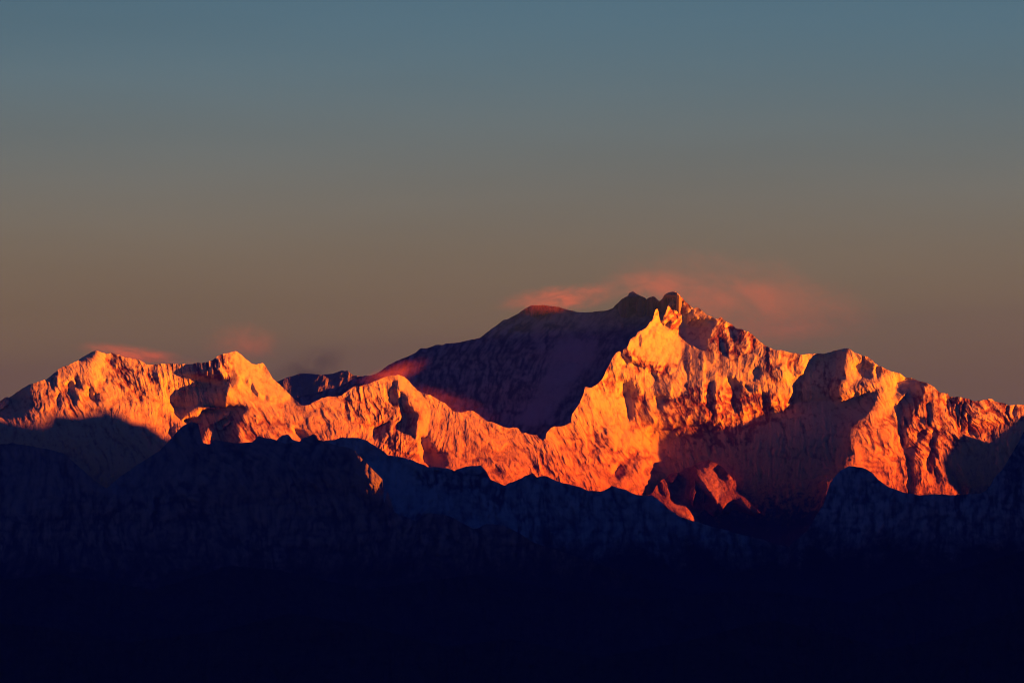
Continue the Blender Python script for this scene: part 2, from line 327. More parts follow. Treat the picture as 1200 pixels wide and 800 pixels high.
L4_ROCK = [(.75, [(700,500),(1000,500),(1000,700),(700,700)]), (.3, J_([(220,105),(350,60),(420,200),(440,400),(360,340)])), (.3, J_([(0,380),(160,415),(400,575),(100,520)]))]

F1_TOP = ([(-400,720),(-300,660),(-220,676),(-140,632),(-80,640),(150,600),(260,545),(300,530),(314,524),(324,515),(331,510),(338,509),(343,515)] + C_([(75,583),(90,560),(140,545),(185,520),(205,530),
     (220,570),(250,590),(275,575),(350,565),(400,548),(500,552),(590,565),(640,600),(720,650),(770,690),(810,695),(900,710),(1000,745),(1060,770)]) +
     D_([(0,510),(60,515),(140,520),(220,540),(300,510),(390,500),(420,497),(460,540),(500,610),(560,640),(610,660),(640,640),(740,600),(810,565),
     (830,555),(860,592),(920,580),(980,605)]) + I_([(0,305),(60,320),(130,335),(200,365),(290,372),(350,345),(380,325),(430,345),(490,360),(540,390),
     (640,400),(700,405),(760,450),(830,510),(900,560),(980,590),(1080,620),(1200,655)]) + J_([(500,612),(600,640),(750,680)]) +
     [(920,640),(1000,668),(1100,690),(1380,720),(1500,700),(1640,730)])
F1_SNOW = [(.35, [(300,490),(420,505),(700,570),(1000,660),(1000,720),(700,650),(560,640),(430,620),(300,560)]),
     (.8, T(400,450,4,[(0,250),(110,260),(200,320),(320,370),(360,480),(560,540),(740,600),(820,640),(720,660),(620,680),(460,600),(300,600),(150,500),(80,330),(20,300)])),
     (.15, T(400,450,4,[(330,380),(560,390),(690,400),(750,480),(780,600),(700,570),(600,480),(400,480)])),
     (.7, T(400,450,4,[(800,470),(900,430),(860,520),(820,540)])), (.5, T(650,450,4,[(250,500),(420,520),(620,660),(800,700),(700,720),(400,620)]))]
FB_TOP = [(-400,700),(-340,640),(-270,625),(-200,575),(-150,580),(-80,530),(0,520),(15,519),(50,525),(75,531),(92,546),(110,562),(125,572),(140,559),(160,545),(187,528),(205,508),(215,498),(224,494),(232,496),(238,519),
     (246,520),(252,514),(262,517),(276,519),(296,518),(303,511),(318,514),(336,520),(350,517),(358,513),(367,508),(372,515),(382,518),(395,522),(408,524),(416,528),
     (427,540),(440,553),(448,561),(454,574),(450,590),(462,600),(480,607),(487,610),(500,601),(517,602),(530,606),(540,612),(555,620),(570,614),
     (590,615),(605,622),(625,635),(700,660),(800,690),(900,700),(1100,712),(1380,735),(1500,720),(1640,740)]
FB_POLY = [(0, [(-500,0),(1800,0),(1800,900),(-500,900)]), (.6, [(414,525),(427,538),(442,552),(451,561),(457,576),(433,571),(431,560),(424,548),(419,537)])]
F2_TOP = [(700,720),(900,660),(945,622)] + T(900,500,4,[(262,360),(270,330),(290,262),(340,200),(380,182),(440,190),(490,215),(520,250),(560,280),(640,307),(700,319),
     (760,316),(850,318),(960,315),(1000,310),(1040,280),(1060,240),(1100,200),(1140,130),(1180,60),(1200,20)]) + [(1225,495),(1260,492),(1300,505),(1380,540),(1440,530),(1500,560),(1580,570),(1640,600)]

# ---------------------------------------------------------------- numpy helpers
def poly_mask(poly, X, Y):
    m = np.zeros(X.shape, bool)
    p = np.array(poly); n = len(p)
    x0, x1, y0, y1 = p[:, 0].min(), p[:, 0].max(), p[:, 1].min(), p[:, 1].max()
    sel = (X >= x0) & (X <= x1) & (Y >= y0) & (Y <= y1)
    xs, ys = X[sel], Y[sel]
    ins = np.zeros(xs.shape, bool)
    for i in range(n):
        ax, ay = p[i]; bx, by = p[(i + 1) % n]
        if ay == by: continue
        c = ((ay > ys) != (by > ys)) & (xs < (bx - ax) * (ys - ay) / (by - ay) + ax)
        ins ^= c
    m[sel] = ins
    return m

def lattice(ny, nx, cy, cx, seed, oy=0.0, ox=0.0, X=None, Y=None):
    """smooth value noise in [-1,1]; cells of cx by cy samples"""
    if X is None:
        Y, X = np.mgrid[0:ny, 0:nx].astype(np.float64)
    u = X / cx + ox + 1000; v = Y / cy + oy + 1000
    iu = np.floor(u).astype(np.int64); iv = np.floor(v).astype(np.int64)
    fu = u - iu; fv = v - iv
    fu = fu * fu * fu * (fu * (fu * 6 - 15) + 10); fv = fv * fv * fv * (fv * (fv * 6 - 15) + 10)
    R = np.random.RandomState(seed).rand(256, 256) * 2 - 1
    a = R[iv % 256, iu % 256]; b = R[iv % 256, (iu + 1) % 256]
    c = R[(iv + 1) % 256, iu % 256]; d = R[(iv + 1) % 256, (iu + 1) % 256]
    return (a * (1 - fu) + b * fu) * (1 - fv) + (c * (1 - fu) + d * fu) * fv

def fbm(X, Y, cell, octs, seed, gain=0.5, ridged=False, ay=1.0):
    s = 0; a = 1.0; t = 0
    for o in range(octs):
        n = lattice(0, 0, cell * ay, cell, seed + o * 17, ox=o * 3.7, oy=o * 1.3, X=X, Y=Y)
        if ridged: n = 1 - 2 * np.abs(n)
        s = s + a * n; t += a; a *= gain; cell /= 2.03
    return s / t

def blur(a, s):
    ny, nx = a.shape
    p = int(3 * s + 2)
    b = np.pad(a, p, mode='edge')
    k = np.exp(-0.5 * (np.arange(-p, p + 1) / s) ** 2); k /= k.sum()
    b = sum(k[i] * b[i:i + ny] for i in range(2 * p + 1)) if False else b
    fy = np.fft.rfftfreq(b.shape[1]); fx = np.fft.fftfreq(b.shape[0])
    H = np.exp(-2 * (math.pi * s) ** 2 * (fx[:, None] ** 2 + fy[None, :] ** 2))
    return np.fft.irfft2(np.fft.rfft2(b) * H, s=b.shape)[p:p + ny, p:p + nx]

def mirror_fft(a):
    b = np.concatenate([a, a[::-1]], 0); b = np.concatenate([b, b[:, ::-1]], 1)
    return np.fft.rfft2(b)

def screened_poisson(gx, gy, f0, lam):
    """argmin |df/dx-gx|^2 + |df/dy-gy|^2 + lam |f-f0|^2 on the sample grid, free edges"""
    ny, nx = gx.shape
    div = np.zeros_like(gx)
    g = gx.copy(); g[:, -1] = 0
    div[:, 0] += g[:, 0]; div[:, 1:] += g[:, 1:] - g[:, :-1]
    g = gy.copy(); g[-1] = 0
    div[0] += g[0]; div[1:] += g[1:] - g[:-1]
    rhs = mirror_fft(lam * f0 - div)
    ky = np.arange(2 * ny); kx = np.arange(nx + 1)
    lap = (2 - 2 * np.cos(math.pi * ky / ny))[:, None] + (2 - 2 * np.cos(math.pi * kx / nx))[None, :]
    den = lap + lam
    if lam == 0: den[0, 0] = 1
    out = np.fft.irfft2(rhs / den, s=(2 * ny, 2 * nx))[:ny, :nx]
    return out

def top_of(pts, xs, rough=0.0, seed=1):
    p = sorted(pts); px = np.array([a for a, _ in p]); py = np.array([b for _, b in p])
    t = np.interp(xs, px, py)
    if rough:
        z = np.zeros_like(xs)
        t = t + rough * fbm(xs[None, :], z[None, :], 7.0, 3, seed, 0.6)[0]
    return t

def cot_eff(xs):
    return 1.0 / np.tan(SUN_AZ + np.arctan((xs - PW / 2) / FPX))

def shear_slope(y=500.0):
    al = PITCH + math.atan((400 - y) / FPX)
    return (math.cos(SUN_AZ) * math.sin(al) + math.tan(SUN_EL) * math.cos(al)) / math.sin(SUN_AZ)

def suffix_min(h, above, shift):
    """per sun-parallel row, the smallest h strictly to the right"""
    ny, nx = h.shape
    big = 1e9
    H = np.full((ny + shift.max() + 1, nx), big)
    cols = np.arange(nx)
    for c in cols:
        s = shift[c]
        col = np.where(above[:, c], big, h[:, c])
        H[s:s + ny, c] = col
    M = np.minimum.accumulate(H[:, ::-1], axis=1)[:, ::-1]
    M2 = np.full_like(M, big); M2[:, :-1] = M[:, 1:]
    out = np.empty_like(h)
    for c in cols: out[:, c] = M2[shift[c]:shift[c] + ny, c]
    return out

def irr(gx, gz, ce):
    """slope across for a wanted irradiance is tabulated through this"""
    a = np.arctan(1 / ce)
    return (gx * np.sin(a) + np.cos(a)) / np.sqrt(1 + gx ** 2 + gz ** 2)

def solve_relief(xs, ys, top, polys, lit_bottom, gz0=0.85, seed=5, iters=14, warp=1.6, f_init=None, dark_slope=0.42, tilt=0.0, det=None, det2=None):
    X, Y = np.meshgrid(xs, ys)
    wx = X + warp * fbm(X, Y, 8, 4, seed + 1, .7); wy = Y + warp * fbm(X, Y, 8, 4, seed + 2, .7)
    I = np.full(X.shape, LIT)
    for v, p in polys: I[poly_mask(p, wx, wy)] = v
    above = Y < top[None, :] - 0.5
    below = wy > np.interp(xs, *zip(*sorted(lit_bottom)))[None, :] if lit_bottom is not None else np.zeros(X.shape, bool)
    dark = I < 0.02
    free = above | (below & ~dark)
    ce = cot_eff(xs)[None, :] * np.ones_like(X)
    table = np.linspace(-0.9, 1.6, 60)
    Is = blur(I, 0.7)
    gx = np.empty_like(X)
    for c0 in range(0, len(xs), 40):            # the table of slope against irradiance drifts slowly across the frame
        c = cot_eff(np.array([xs[min(c0 + 20, len(xs) - 1)]]))[0]
        vals = irr(table, gz0, c); k = np.argmax(vals)
        gx[:, c0:c0 + 40] = np.interp(np.clip(Is[:, c0:c0 + 40], 0, .9), vals[:k + 1], table[:k + 1])
    gx = np.where(dark, -ce - dark_slope, gx)
    gx = np.where(free, tilt, gx)
    gz = np.full_like(X, gz0)
    dx = xs[1] - xs[0]; dy = ys[1] - ys[0]
    gX = gx * dx; gY = -gz * dy              # y grows downwards, depth grows upwards
    if det is not None:
        gX[:, :-1] += np.diff(det, axis=1); gY[:-1] += np.diff(det, axis=0)
    f = screened_poisson(gX, gY, np.zeros_like(X), 1e-6)
    shift = np.round(shear_slope() * (xs - xs[0]) / dy).astype(int)
    cum = np.concatenate([[0], np.cumsum(cot_eff(xs[:-1]) * dx)])[None, :]
    lam = 0.002
    margin = DARK_MARGIN + 26.0 * np.clip(blur(dark.astype(float), 9) - .55, 0, 1)
    for it in range(iters):
        h = f + cum
        M = suffix_min(h, above, shift)
        tgt = h.copy()
        litw = ~dark & ~free
        tgt = np.where(litw, np.minimum(h, M - 0.02), tgt)
        dk = dark & ~above & ~below
        tgt = np.where(dk & (M < 1e7), np.maximum(h, np.where(M < 1e7, M, 0) + margin), tgt)
        jt = np.argmax(~above, axis=0)               # whatever moves the crest moves the air above it too
        push = (tgt - h)[jt, np.arange(h.shape[1])]
        tgt = np.where(above, h + push[None, :], tgt)
        f0 = tgt - cum
        f = screened_poisson(gX, gY, f0, lam)
        lam = min(lam * 1.6, LAM_MAX)
    return f, I, above, below, dark, free

def simulate(f, xs, ys, above, gz_dummy=None):
    dx = xs[1] - xs[0]; dy = ys[1] - ys[0]
    cum = np.concatenate([[0], np.cumsum(cot_eff(xs[:-1]) * dx)])[None, :]
    h = f + cum
    shift = np.round(shear_slope() * (xs - xs[0]) / dy).astype(int)
    M = suffix_min(h, above, shift)
    fy, fx = np.gradient(f, dy, dx)
    L = np.maximum(irr(fx, -fy, cot_eff(xs)[None, :]), 0)
    return L * (h <= M + 0.3)

# ---------------------------------------------------------------- materials
def node(nt, kind, **kw):
    n = nt.nodes.new(kind)
    for k, v in kw.items(): setattr(n, k, v)
    return n

def alpine_material(name, snow, rock, rock2, scale, bump=10.0, forest=None, hard=0.34, sun_tint=None):
    """snow lying on rock: the 'rock' attribute says how bare the place is, world-space noise breaks it into ribs and ledges"""
    m = bpy.data.materials.new(name); m.use_nodes = True
    nt = m.node_tree; nt.nodes.clear(); L = nt.links.new
    o = node(nt, 'ShaderNodeOutputMaterial'); b = node(nt, 'ShaderNodeBsdfPrincipled')
    b.inputs['Roughness'].default_value = 0.9; b.inputs['Specular IOR Level'].default_value = 0.05
    tcn = node(nt, 'ShaderNodeTexCoord')
    mapn = node(nt, 'ShaderNodeMapping'); mapn.inputs['Scale'].default_value = (1, .8, .75)
    L(tcn.outputs['Object'], mapn.inputs['Vector'])
    n1 = node(nt, 'ShaderNodeTexNoise'); n1.inputs['Scale'].default_value = 1 / scale; n1.inputs['Detail'].default_value = 9; n1.inputs['Roughness'].default_value = 0.74
    L(mapn.outputs[0], n1.inputs['Vector'])
    at = node(nt, 'ShaderNodeAttribute', attribute_name='rock')
    # bare = smoothstep(noise + rock - 1)
    nz = node(nt, 'ShaderNodeMath', operation='MULTIPLY_ADD'); L(n1.outputs[0], nz.inputs[0]); nz.inputs[1].default_value = .75; nz.inputs[2].default_value = .125
    add = node(nt, 'ShaderNodeMath', operation='ADD'); L(nz.outputs[0], add.inputs[0])
    mul = node(nt, 'ShaderNodeMath', operation='MULTIPLY_ADD'); L(at.outputs['Fac'], mul.inputs[0]); mul.inputs[1].default_value = .34; mul.inputs[2].default_value = -.17
    L(mul.outputs[0], add.inputs[1])
    mr = node(nt, 'ShaderNodeMapRange', interpolation_type='SMOOTHSTEP'); L(add.outputs[0], mr.inputs['Value'])
    mr.inputs['From Min'].default_value = 0.5 - hard * .5; mr.inputs['From Max'].default_value = 0.5 + hard * .5
    n2 = node(nt, 'ShaderNodeTexNoise'); n2.inputs['Scale'].default_value = 1 / (scale * .5); n2.inputs['Detail'].default_value = 6
    L(tcn.outputs['Object'], n2.inputs['Vector'])
    rk = node(nt, 'ShaderNodeMix', data_type='RGBA'); L(n2.outputs[0], rk.inputs[0]); rk.inputs[6].default_value = rock; rk.inputs[7].default_value = rock2
    sn = node(nt, 'ShaderNodeMix', data_type='RGBA'); L(n2.outputs[0], sn.inputs[0]); sn.inputs[6].default_value = snow; sn.inputs[7].default_value = tuple(c * .86 for c in snow[:3]) + (1,)
    if sun_tint:                                    # redder sunlight lower down, put into the snow colour by height
        lo, hi, dc = sun_tint
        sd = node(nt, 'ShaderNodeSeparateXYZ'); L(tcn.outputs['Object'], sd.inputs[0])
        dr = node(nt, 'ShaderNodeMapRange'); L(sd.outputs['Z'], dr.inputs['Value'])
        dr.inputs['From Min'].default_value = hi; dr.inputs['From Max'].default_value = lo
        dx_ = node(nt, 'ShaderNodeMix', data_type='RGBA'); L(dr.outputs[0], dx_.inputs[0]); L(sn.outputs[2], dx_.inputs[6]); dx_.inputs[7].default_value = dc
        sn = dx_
    mx = node(nt, 'ShaderNodeMix', data_type='RGBA'); L(mr.outputs[0], mx.inputs[0]); L(sn.outputs[2], mx.inputs[6]); L(rk.outputs[2], mx.inputs[7])
    last = mx.outputs[2]
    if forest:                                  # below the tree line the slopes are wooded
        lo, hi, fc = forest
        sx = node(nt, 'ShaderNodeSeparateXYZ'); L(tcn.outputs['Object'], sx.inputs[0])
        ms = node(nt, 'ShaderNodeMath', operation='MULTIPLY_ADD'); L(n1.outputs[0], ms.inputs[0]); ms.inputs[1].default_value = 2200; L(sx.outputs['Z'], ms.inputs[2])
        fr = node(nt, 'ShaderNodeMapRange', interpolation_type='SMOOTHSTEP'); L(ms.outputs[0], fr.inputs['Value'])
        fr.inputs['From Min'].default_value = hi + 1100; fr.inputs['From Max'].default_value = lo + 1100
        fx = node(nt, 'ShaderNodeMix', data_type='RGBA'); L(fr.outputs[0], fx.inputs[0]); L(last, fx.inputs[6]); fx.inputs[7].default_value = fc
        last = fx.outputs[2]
    L(last, b.inputs['Base Color'])
    bp = node(nt, 'ShaderNodeBump'); bp.inputs['Strength'].default_value = 1.0; bp.inputs['Distance'].default_value = bump
    n3 = node(nt, 'ShaderNodeTexNoise'); n3.inputs['Scale'].default_value = 1 / 55.0; n3.inputs['Detail'].default_value = 5; n3.inputs['Roughness'].default_value = .65
    L(mapn.outputs[0], n3.inputs['Vector'])
    bm_ = node(nt, 'ShaderNodeMath', operation='MULTIPLY'); L(n3.outputs[0], bm_.inputs[0])
    b2 = node(nt, 'ShaderNodeMath', operation='MULTIPLY_ADD'); L(mr.outputs[0], b2.inputs[0]); b2.inputs[1].default_value = 1.4; b2.inputs[2].default_value = .35
    L(b2.outputs[0], bm_.inputs[1]); L(bm_.outputs[0], bp.inputs['Height'])
    L(bp.outputs[0], b.inputs['Normal']); L(b.outputs[0], o.inputs[0])
    return m

M_MAIN = alpine_material('snow_and_rock', (.47, .43, .27, 1), (.11, .04, .022, 1), (.25, .105, .06, 1), 90, 17, forest=(4800, 5500, (.028, .022, .022, 1)), sun_tint=(5300, 7200, (.38, .165, .06, 1)))
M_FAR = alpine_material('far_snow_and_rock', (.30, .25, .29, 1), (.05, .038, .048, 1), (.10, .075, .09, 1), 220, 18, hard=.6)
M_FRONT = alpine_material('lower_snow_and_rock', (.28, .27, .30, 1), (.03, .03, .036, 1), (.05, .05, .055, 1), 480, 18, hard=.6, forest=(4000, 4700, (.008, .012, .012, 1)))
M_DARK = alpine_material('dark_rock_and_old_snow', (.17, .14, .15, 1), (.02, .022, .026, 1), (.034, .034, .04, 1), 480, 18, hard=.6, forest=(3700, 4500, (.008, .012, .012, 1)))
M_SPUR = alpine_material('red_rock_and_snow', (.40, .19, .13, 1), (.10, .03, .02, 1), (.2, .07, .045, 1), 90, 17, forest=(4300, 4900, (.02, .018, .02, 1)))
M_WOOD = alpine_material('wooded_hillside', (.014, .018, .018, 1), (.006, .009, .008, 1), (.011, .014, .012, 1), 500, 10)

# ---------------------------------------------------------------- surface building
cP, sP = math.cos(PITCH), math.sin(PITCH)
def world_pos(px, py, dist):
    """point at axial distance `dist` along the sight line through photo pixel (px, py)"""
    a = (px - PW / 2) / FPX; b = (400 - py) / FPX
    return np.stack([a * dist, (cP - b * sP) * dist, (sP + b * cP) * dist + CAM_Z], -1)

def rock_map(polys, X, Y, base, seed, s=4.0):
    wx = X + 14 * fbm(X, Y, 30, 5, seed, .65); wy = Y + 16 * fbm(X, Y, 30, 5, seed + 1, .65)
    r = np.full(X.shape, base)
    for v, p in polys: r[poly_mask(p, wx, wy)] = v
    return blur(r, s)

def rib_rock(rock, det):
    """ribs are blown bare, gullies hold the snow"""
    d = det - blur(det, 4); d /= d.std()
    return rock * .85 - .04 + .30 * np.clip(d, -2, 2) * (.4 + rock)

def detail(X, Y, amp, seed, skew=0.0, flute=1.0, big=1.0):
    """relief in pixels: broad buttresses, ribs running down the fall line, small crags"""
    sk = skew + .75 * fbm(X, Y, 120, 2, seed + 40)
    wxx = X + 9 * fbm(X, Y, 45, 4, seed + 50, .6)
    wyy = Y + 9 * fbm(X, Y, 45, 4, seed + 60, .6)
    u = wxx + skew * (wyy - 450) + 14 * fbm(X, Y, 80, 2, seed + 41)
    d = big * (5.5 * fbm(u, wyy, 55, 3, seed, .5, True, 1.3) + 3.0 * fbm(u, wyy, 22, 3, seed + 5, .55, True, 1.3))
    u2 = X + 5 * fbm(X, Y, 40, 3, seed + 44, .6) + 60 * fbm(X, Y, 150, 1, seed + 40) + skew * (Y - 450)
    d += flute * 1.5 * fbm(u, Y, 8, 3, seed + 9, .6, True, 3.2) * (.35 + .65 * (fbm(X, Y, 60, 2, seed + 70) > -.1))
    d += 1.7 * fbm(u2, wyy, 13, 4, seed + 12, .62, True, 2.4) + .5 * fbm(wxx, wyy, 9, 4, seed + 14, .66, True) + .6 * fbm(u2, wyy, 5, 3, seed + 13, .6, True, 2.6)
    return amp * d

def make_mesh(name, P, valid_quads, rock, mat, smooth=False):
    """P: (ny,nx,3)"""
    ny, nx, _ = P.shape
    idx = np.arange(ny * nx).reshape(ny, nx)
    a = idx[:-1, :-1]; b = idx[1:, :-1]; c = idx[1:, 1:]; d = idx[:-1, 1:]
    q = np.stack([a, b, c, d], -1)[valid_quads]
    used = np.zeros(ny * nx, bool); used[q.ravel()] = True
    remap = np.cumsum(used) - 1
    q = remap[q]
    co = P.reshape(-1, 3)[used].astype(np.float32)
    me = bpy.data.meshes.new(name)
    me.vertices.add(len(co)); me.vertices.foreach_set('co', co.ravel())
    me.loops.add(q.size); me.loops.foreach_set('vertex_index', q.ravel().astype(np.int32))
    me.polygons.add(len(q)); me.polygons.foreach_set('loop_start', np.arange(0, q.size, 4, dtype=np.int32))
    me.update(calc_edges=True)
    me.validate()
    at = me.attributes.new('rock', 'FLOAT', 'POINT')
    at.data.foreach_set('value', rock.reshape(-1)[used].astype(np.float32))
    me.polygons.foreach_set('use_smooth', np.full(len(me.polygons), smooth))
    me.materials.append(mat)
    o = bpy.data.objects.new(name, me)
    col.objects.link(o)
    return o

def tag(o, label=None, cat=None, kind=None, group=None):
    if label: o['label'] = label
    if cat: o['category'] = cat
    if kind: o['kind'] = kind
    if group: o['group'] = group
    return o

BLOCK = []          # (q, r, wanted sunlit?) samples that set the crest of the added shading range
tS = np.array([math.cos(SUN_AZ), math.sin(SUN_AZ), 0]); sS = np.array([math.sin(SUN_AZ), -math.cos(SUN_AZ), 0])
def qr(P):
    q = P @ tS; u = P @ sS
    return q, P[..., 2] - u * math.tan(SUN_EL)

def relief(pieces, xs, ys, top, f, base, rock, mat, back_drop=.9, seed=0, lit=None, back_len=5000.0, clip=None):
    """turn the solved depth f (in pixels of K metres) into the visible slope plus the slope that falls away behind its crest"""
    ny, nx = f.shape
    X, Y = np.meshgrid(xs, ys)
    Yc = np.maximum(Y, top[None, :])
    dist = base + f * K
    j = np.clip(np.searchsorted(ys, top) , 1, ny - 1)
    w = (top - ys[j - 1]) / (ys[1] - ys[0])
    ft = f[j - 1, np.arange(nx)] * (1 - w) + f[j, np.arange(nx)] * w
    up = Y < top[None, :]
    dist = np.where(up, base + ft[None, :] * K, dist)
    P = world_pos(X, Yc, dist)
    if lit is not None:
        sel = lit & ~up
        q, r = qr(P[sel]); BLOCK.append((q, r, True))
    q, r = qr(P[~up]); BLOCK.append((q[::7], r[::7], False))
    valid = ~(up[1:, :-1] & up[1:, 1:])
    if clip is not None: valid &= (Yc[:-1, :-1] < clip[None, :-1])
    # far slope
    nb = 14
    tops = world_pos(xs, top, base + ft * K)
    s = (np.linspace(0, 1, nb + 1)[1:] ** 1.6) * back_len
    Bk = np.zeros((nb, nx, 3)); 
    n = fbm(np.tile(xs, (nb, 1)), np.tile(s[:, None] / 14, (1, nx)), 30, 4, seed + 77, .55)
    for i, d in enumerate(s):
        h = tops.copy()
        h[:, 1] += d; h[:, 0] += h[:, 0] / h[:, 1] * d * .3
        h[:, 2] -= d * back_drop + 40 * min(1, d / 300) + n[i] * .12 * d + .12 * d
        Bk[i] = h
    Pall = np.concatenate([Bk[::-1], P], 0)
    rk = np.concatenate([np.repeat(rock[:1], nb, 0), rock], 0)
    # join: last back row to the crest; the rows above the crest all sit on the crest, so their quads are skipped
    V = np.concatenate([np.ones((nb - 1, nx - 1), bool), np.ones((1, nx - 1), bool), valid], 0)
    res = []
    for name, a, b in pieces:
        i0 = np.searchsorted(xs, a); i1 = min(np.searchsorted(xs, b) + 1, nx)
        o = make_mesh(name, Pall[:, i0:i1], V[:, i0:i1 - 1], rk[:, i0:i1], mat)
        res.append(o)
    return res, P

STEP = 0.75
# ---- the sunlit massif
xs = np.arange(-330, 1600, STEP); ys = np.arange(334, 690, STEP)
X, Y = np.meshgrid(xs, ys)
top = top_of(W_TOP, xs, 1.2, 3)
rockW = rock_map(W_ROCK, X, Y, .22, 31)
amp = .6 + .8 * rockW
smooth_snow = np.zeros(X.shape)
for v, p in W_POLY:
    if v >= .85: smooth_snow[poly_mask(p, X, Y)] = 1
amp = amp * (1 - .55 * blur(smooth_snow, 4))
skew = np.interp(xs, [0, 300, 480, 620, 760, 950, 1040, 1200], [-.1, -.45, .0, -.5, -.1, -.1, -.42, -.25])[None, :]
flu = np.interp(xs, [0, 120, 230, 330, 380, 480, 540, 620, 740, 960, 1010, 1060, 1110], [.8, .8, .3, .4, 1.5, 1.5, .6, .9, .8, .6, 1.4, 1.2, 1.6])[None, :]
det = detail(X, Y, amp, 101, skew, flu)
rockW = rib_rock(rockW, det)
f, I, above, below, dark, free = solve_relief(xs, ys, top, W_POLY, W_LIT, det=det, iters=30, warp=2.6)
fW = f
hide = np.minimum(np.minimum(top_of(F1_TOP, xs), top_of(FB_TOP, xs)), top_of(F2_TOP, xs))
litW = ~dark & ~free & (Y < hide[None, :] + 3)
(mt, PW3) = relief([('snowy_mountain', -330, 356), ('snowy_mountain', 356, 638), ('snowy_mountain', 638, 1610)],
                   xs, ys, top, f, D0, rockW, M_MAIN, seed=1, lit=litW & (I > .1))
tag(mt[0], 'broad sunlit double summit of orange snow standing lowest and leftmost on the crest', 'mountain', 'structure')
tag(mt[1], 'fluted sunlit ridge with a rounded top sloping down to the notch', 'mountain', 'structure')
tag(mt[2], 'highest sunlit peak with a pointed rock summit and a long snowy crest', 'mountain', 'structure')

# ---- things behind
xs1 = np.arange(325, 802, STEP); ys1 = np.arange(334, 600, STEP); X1, Y1 = np.meshgrid(xs1, ys1)
top1 = top_of(L1_TOP, xs1, 0.9, 8)
r1 = rock_map(L1_ROCK, X1, Y1, .7, 41)
d1 = detail(X1, Y1, .8 - .4 * np.clip((X1 - 640) / 60, 0, 1), 140, .3, .45)
r1 = rib_rock(r1, d1)
f1, I1, ab1, be1, dk1, fr1 = solve_relief(xs1, ys1, top1, L1_POLY, None, det=d1, seed=9, dark_slope=.42, iters=20)
# stand it just behind the summit crest
c = np.searchsorted(xs1, 786); cw = np.searchsorted(xs, 786)
jt1 = np.searchsorted(ys1, 352); jt = np.searchsorted(ys, 352)
base1 = D0 + (fW[jt, cw] - f1[jt1, c] + 14) * K
(o1, _) = relief([('shaded_mountain', 325, 810)], xs1, ys1, top1, f1, base1, r1, M_FAR, seed=2, lit=(I1 > .1), clip=top_of(W_TOP, xs1) + np.interp(xs1, [500, 640, 760, 790], [60, 40, 14, 6]))
tag(o1[0], 'purple shaded rocky face with a grey snow chute behind the sunlit ridge', 'mountain', 'structure')

xs0 = np.arange(270, 500, STEP); ys0 = np.arange(420, 560, STEP); X0, Y0 = np.meshgrid(xs0, ys0)
top0 = top_of(L0_TOP, xs0, 0.8, 18)
f0, I0, *_ = solve_relief(xs0, ys0, top0, [(0, [(-500, 0), (1800, 0), (1800, 900), (-500, 900)])], None, det=detail(X0, Y0, .7, 150), seed=19, dark_slope=.1, iters=2)
(o0, _) = relief([('distant_mountain', 270, 500)], xs0, ys0, top0, f0, 82000.0, np.full(X0.shape, .5), M_FAR, seed=3)
tag(o0[0], 'small dark purple hump seen far away through the gap between two sunlit ridges', 'mountain', 'structure')

# ---- red spur in front of the shaded basin
xs4 = np.arange(690, 1010, STEP); ys4 = np.arange(530, 720, STEP); X4, Y4 = np.meshgrid(xs4, ys4)
top4 = top_of(L4_TOP, xs4, 0.8, 28)
r4 = rock_map(L4_ROCK, X4, Y4, .6, 51, 2)
f4, I4, ab4, be4, dk4, fr4 = solve_relief(xs4, ys4, top4, L4_POLY, None, det=detail(X4, Y4, .5, 160, -.4, big=.4), seed=29, iters=26, warp=1.8)
f4 = f4 - .04 * (X4 - 795) - .36 * np.clip(X4 - 842, 0, 70) + 11 * np.clip((600 - Y4) / 40, 0, 1) - 12 * np.clip((Y4 - 575) / 35, 0, 1.5)
j4 = np.searchsorted(ys4, 600); jw = np.searchsorted(ys, 600)
fwl = fW[jw, np.searchsorted(xs, 762)]; fwr = fW[jw, np.searchsorted(xs, 1040)]
fl = f4[j4, np.searchsorted(xs4, 795)]
base4 = D0 + (SPUR_SHIFT + fwl - fl) * K
print('spur: wall depth left, right', fwl, fwr, 'spur rel', fl, f4[j4, np.searchsorted(xs4, 900)], 'basin', fW[jw, np.searchsorted(xs, 850)], fW[jw, np.searchsorted(xs, 900)])
if DEBUG:
    for xx in (500, 560, 640, 720, 770):
        i = np.searchsorted(xs1, xx); j = np.searchsorted(ys1, top1[i]); print('L1', xx, top1[i], np.round(f1[j:j + 60:6, i]))
    sh_ = np.round(shear_slope() * (xs - xs[0]) / STEP).astype(int)
    cumW = np.concatenate([[0], np.cumsum(cot_eff(xs[:-1]) * STEP)])
    MW = suffix_min(fW + cumW[None, :], above, sh_)
    for yy in (550, 570, 590, 610):
        print(yy, [(x, 'L4 %.0f W %.0f room %.0f' % (f4[np.searchsorted(ys4, yy), np.searchsorted(xs4, x)] + SPUR_SHIFT + fwl - fl, fW[np.searchsorted(ys, yy), np.searchsorted(xs, x)],
              MW[np.searchsorted(ys, yy), np.searchsorted(xs, x)] - cumW[np.searchsorted(xs, x)])) for x in (780, 800, 820, 840, 860, 880, 900)])
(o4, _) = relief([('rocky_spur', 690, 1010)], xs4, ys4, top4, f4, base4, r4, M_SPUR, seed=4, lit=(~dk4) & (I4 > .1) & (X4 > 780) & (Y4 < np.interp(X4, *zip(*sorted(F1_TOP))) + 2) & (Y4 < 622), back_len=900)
tag(o4[0], 'small pointed rock spur streaked red by the sun inside the shaded basin', 'rocky spur', 'structure')

